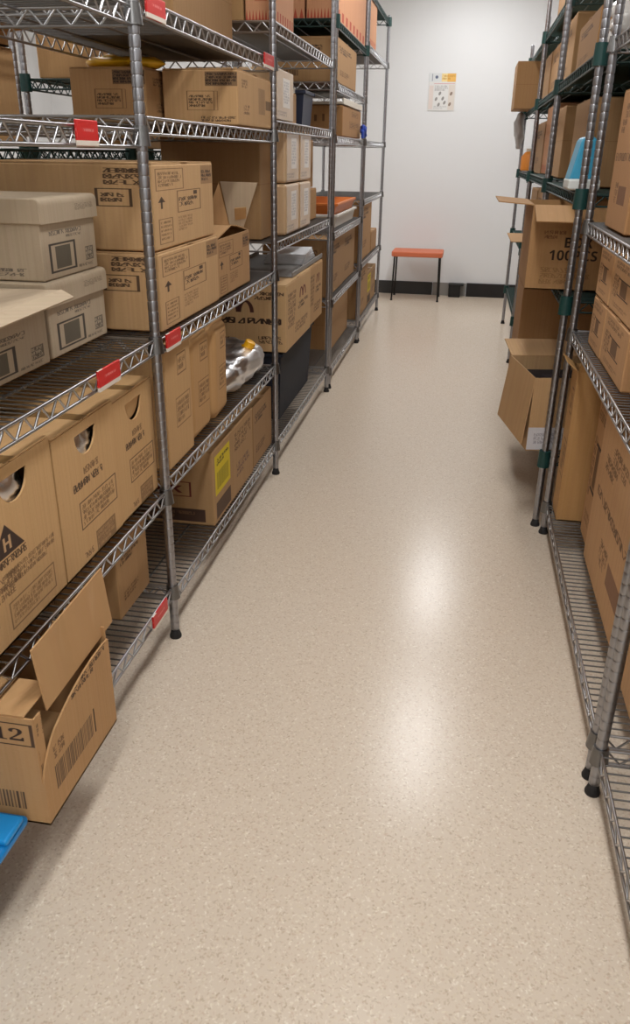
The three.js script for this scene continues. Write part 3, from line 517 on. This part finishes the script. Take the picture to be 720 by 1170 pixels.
// open carton jutting into the aisle
openCarton('open carton jutting into the aisle, flaps spread, white label', 'openSide', [0.255, 0.6], [0.293, 0.57], [-2.935, -3.29], [['-z', 0.14, 1.3], ['-x', 0.25, 3.04, -0.012], ['+x', 0.16, 0.3]], { turn: 0.2 });
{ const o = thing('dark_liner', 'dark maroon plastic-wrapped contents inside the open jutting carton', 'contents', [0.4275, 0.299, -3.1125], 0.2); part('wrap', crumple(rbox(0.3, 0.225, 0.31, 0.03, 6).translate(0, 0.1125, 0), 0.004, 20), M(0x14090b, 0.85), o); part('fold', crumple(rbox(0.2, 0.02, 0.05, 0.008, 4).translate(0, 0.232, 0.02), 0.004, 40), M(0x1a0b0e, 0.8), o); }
carton('plain brown carton standing behind the open jutting carton', 'plain', [0.262, 0.72], [0.293, 0.798], [-3.52, -3.9], { tint: 0xe8cca8 });
openCarton('carton reading 100PCS with flaps spread over the aisle', 'hundred', [0.232, 0.56], [0.854, 1.142], [-3.09, -3.5], [['+z', 0.16, 1.85], ['-x', 0.125, 1.5]], { tint: 0xf0dcc0 });
{ const o = thing('scoop_caddy', 'light blue tapered plastic caddy with white base', 'caddy', [0.388, 1.194, -3.14]);
  const sh = new THREE.Shape(); sh.moveTo(-0.044, 0.04); sh.lineTo(0.044, 0.04); sh.lineTo(0.021, 0.15); sh.quadraticCurveTo(0.016, 0.163, 0, 0.163); sh.quadraticCurveTo(-0.016, 0.163, -0.021, 0.15); sh.closePath();
  part('cover', new THREE.ExtrudeGeometry(sh, { depth: 0.14, bevelEnabled: true, bevelSize: 0.006, bevelThickness: 0.006, bevelSegments: 3 }).translate(0, 0, -0.07), M(0x3f9fc4, 0.4), o);
  part('base', rbox(0.106, 0.036, 0.17, 0.008).translate(0, 0.018, 0), M(0xd8dcd8, 0.5), o, null, 'white base'); }
carton('brown carton behind the light blue caddy', 'plain', [0.42, 0.86], [1.194, 1.5], [-3.4, -3.9], { tint: 0xd8c8b0 });
carton('worn tan carton on the rack top shelf above the caddy', 'plainText', [0.4, 0.8], [1.604, 1.78], [-3.35, -3.95], { tint: 0xe4c898 });
{ const o = thing('white_bag', 'white plastic bag slumped beside a worn tan carton', 'bag', [0.47, 1.603, -3.12]); part('film', crumple(new THREE.SphereGeometry(0.09, 36, 26).scale(0.7, 1, 1.1).translate(0, 0.095, 0), 0.03, 20), new THREE.MeshPhysicalMaterial({ color: 0xdedbd6, roughness: 0.35, clearcoat: 0.5 }), o); part('knot', crumple(new THREE.SphereGeometry(0.025, 16, 12).translate(0, 0.2, 0), 0.01, 50), M(0xdedbd6, 0.4), o); }
// packed far racks
const far = [
  ['brown carton on a green rack, second shelf, beside red-marked carton', [0.42, 0.86], [1.204, 1.52], [-4.32, -4.85], 'plain', 0xe0d0b8],
  ['brown carton with red marks on the second shelf of a green rack', [0.43, 0.86], [1.204, 1.56], [-4.9, -5.5], 'redMarks', 0xdcc8aa],
  ['printed carton stored high on a green rack', [0.42, 0.86], [1.604, 1.9], [-4.35, -4.9], 'plainText', 0xe4d4bc],
  ['paler printed carton stored high on a green rack', [0.42, 0.86], [1.604, 1.86], [-4.95, -5.5], 'plainText', 0xe8d8c0],
  ['tan carton on top of a tall green rack', [0.41, 0.8], [1.954, 2.3], [-4.7, -5.4], 'plain', 0xd6c6b2],
  ['brown carton on the third shelf of a green rack', [0.43, 0.86], [0.804, 1.12], [-4.9, -5.5], 'plainText', 0xd8c8b0],
  ['plain carton low on a green rack past the jutting carton', [0.43, 0.86], [0.304, 0.7], [-4.35, -4.95], 'plain', 0xe0d0b8],
  ['shorter carton low on a green rack beside a taller plain one', [0.43, 0.86], [0.304, 0.66], [-5.0, -5.5], 'plain', 0xdcc8aa],
  ['plain carton high on the rack nearest the end wall', [0.43, 0.86], [1.604, 1.88], [-5.7, -6.25], 'plain', 0xe4d4bc],
  ['brown carton beside the orange jug near the end wall', [0.44, 0.86], [1.194, 1.5], [-5.7, -6.4], 'plainText', 0xd6c6b2],
  ['brown carton on the waist-high shelf near the end wall', [0.44, 0.86], [0.754, 1.1], [-5.7, -6.2], 'plain', 0xd8c8b0],
];
for (const [label, x, y, z, des, tint] of far) carton(label, des, x, y, z, { tint });
openCarton('brown carton with one flap sticking out over the aisle', 'plain', [0.33, 0.7], [0.804, 0.905], [-4.3, -4.8], [['-x', 0.1, 1.57]], { tint: 0xe0d0b8 });
carton('tan carton overhanging the aisle near the end wall', 'plain', [0.265, 0.7], [1.604, 1.902], [-6.5, -6.92], { tint: 0xdcc8aa });
{ const o = thing('grey_bag', 'grey plastic bag hanging below the overhanging carton', 'bag', [0.345, 1.345, -6.9]); part('film', crumple(new THREE.SphereGeometry(0.13, 32, 26).scale(0.25, 1, 0.5).translate(0, 0.125, 0), 0.025, 16), M(0xb8b6b4, 0.4), o); part('neck', crumple(rbox(0.02, 0.05, 0.04, 0.006, 4).translate(0, 0.232, 0), 0.006, 40), M(0xb8b6b4, 0.4), o); }
{ const o = thing('orange_jug', 'orange plastic jug on the shelf near the end wall', 'jug', [0.43, 1.194, -6.82]);
  part('body', new THREE.LatheGeometry([[0.001, 0], [0.05, 0], [0.055, 0.01], [0.055, 0.1], [0.03, 0.13], [0.022, 0.135], [0.001, 0.135]].map((a) => new THREE.Vector2(...a)), 20), M(0xe89034, 0.5), o);
  part('cap', new THREE.CylinderGeometry(0.022, 0.022, 0.022, 16).translate(0, 0.145, 0), M(0xe8d8c0, 0.5), o); }

// ---------- end wall ----------
{ const o = thing('stool', 'low stool with orange seat and thin dark metal legs', 'stool', [-0.43, 0, -8.08]);
  const sh = new THREE.Shape(), w = 0.235, d = 0.17, r = 0.03; sh.moveTo(-w + r, -d); sh.lineTo(w - r, -d); sh.quadraticCurveTo(w, -d, w, -d + r); sh.lineTo(w, d - r); sh.quadraticCurveTo(w, d, w - r, d); sh.lineTo(-w + r, d); sh.quadraticCurveTo(-w, d, -w, d - r); sh.lineTo(-w, -d + r); sh.quadraticCurveTo(-w, -d, -w + r, -d);
  part('seat', new THREE.ExtrudeGeometry(sh, { depth: 0.026, bevelEnabled: true, bevelSize: 0.008, bevelThickness: 0.01, bevelSegments: 4 }).rotateX(-Math.PI / 2).translate(0, 0.418, 0), M(0xd2704a, 0.5), o);
  const lm = M(0x2a2826, 0.4, 0.7);
  for (const sx of [-1, 1]) for (const sz of [-1, 1]) { const leg = part('leg', new Build().rod([sx * 0.222, 0.012, sz * 0.165], [sx * 0.212, 0.405, sz * 0.14], 0.0085, 10).geo(), lm, o); part('foot', new THREE.CylinderGeometry(0.011, 0.012, 0.014, 10).translate(sx * 0.222, 0.007, sz * 0.165), rubber, leg); }
  for (const sx of [-1, 1]) part('side_rail', new Build().rod([sx * 0.212, 0.4, -0.14], [sx * 0.212, 0.4, 0.14], 0.008, 8).geo(), lm, o);
  part('seat_rail', new Build().rod([-0.212, 0.398, -0.13], [0.212, 0.398, -0.13], 0.008, 8).geo(), lm, o);
}
{ const o = thing('small_bin', 'small black box on the floor against the end wall', 'box', [-0.055, 0, -8.28]); part('body', rbox(0.115, 0.115, 0.09, 0.008).translate(0, 0.058, 0), M(0x0e0c0c, 0.6), o); part('lid', rbox(0.15, 0.018, 0.1, 0.005).translate(0.012, 0.121, 0), M(0x121010, 0.6), o); }
{
  const tex = canvasTex(256, 336, (c, w, h) => {
    c.fillStyle = 'rgb(222,220,217)'; c.fillRect(0, 0, w, h);
    c.fillStyle = 'rgb(214,216,216)'; c.fillRect(0, 0, 130, 78); c.fillStyle = 'rgb(236,212,150)'; c.fillRect(118, 4, 60, 72); c.fillStyle = 'rgb(232,180,92)'; c.fillRect(172, 4, 78, 74);
    strokes(c, 124, 16, 120, 44, 'rgba(176,120,40,0.55)', 1); c.fillStyle = 'rgb(96,102,128)'; c.beginPath(); c.arc(72, 36, 14, 0, 7); c.fill(); c.fillStyle = 'rgba(90,90,110,0.5)'; c.fillRect(28, 8, 8, 62);
    c.fillStyle = 'rgba(200,90,90,0.7)'; c.fillRect(50, 92, 196, 4); c.fillStyle = 'rgba(220,206,198,1)'; c.fillRect(8, 110, 40, 210); c.fillStyle = 'rgba(218,208,198,1)'; c.fillRect(190, 104, 58, 224);
    for (const [x, y] of [[110, 180], [78, 230], [104, 280], [140, 225], [158, 262], [216, 182], [208, 276]]) { c.fillStyle = `rgba(${x > 190 ? '120,96,80' : '120,116,112'},0.75)`; c.beginPath(); c.ellipse(x, y, 11, 18, 0.4, 0, 7); c.fill(); }
    strokes(c, 60, 108, 120, 50, 'rgba(130,126,126,0.6)', 3); strokes(c, 60, 290, 120, 30, 'rgba(150,146,146,0.5)', 2);
  });
  const o = thing('poster', 'small paper poster with yellow heading on the end wall', 'poster', [-0.32, 1.67, Z0]);
  const g = rbox(0.25, 0.31, 0.004, 0.001).translate(0, 0.155, 0.003), p = g.attributes.position, uv = g.attributes.uv;
  for (let i = 0; i < p.count; i++) uv.setXY(i, p.getX(i) / 0.25 + 0.5, p.getY(i) / 0.31);
  part('sheet', g, new THREE.MeshStandardMaterial({ map: tex, roughness: 0.6 }), o);
}
scene.traverse((o) => { if (o.isMesh) { o.castShadow = true; o.receiveShadow = true; } });
renderer.render(scene, camera);
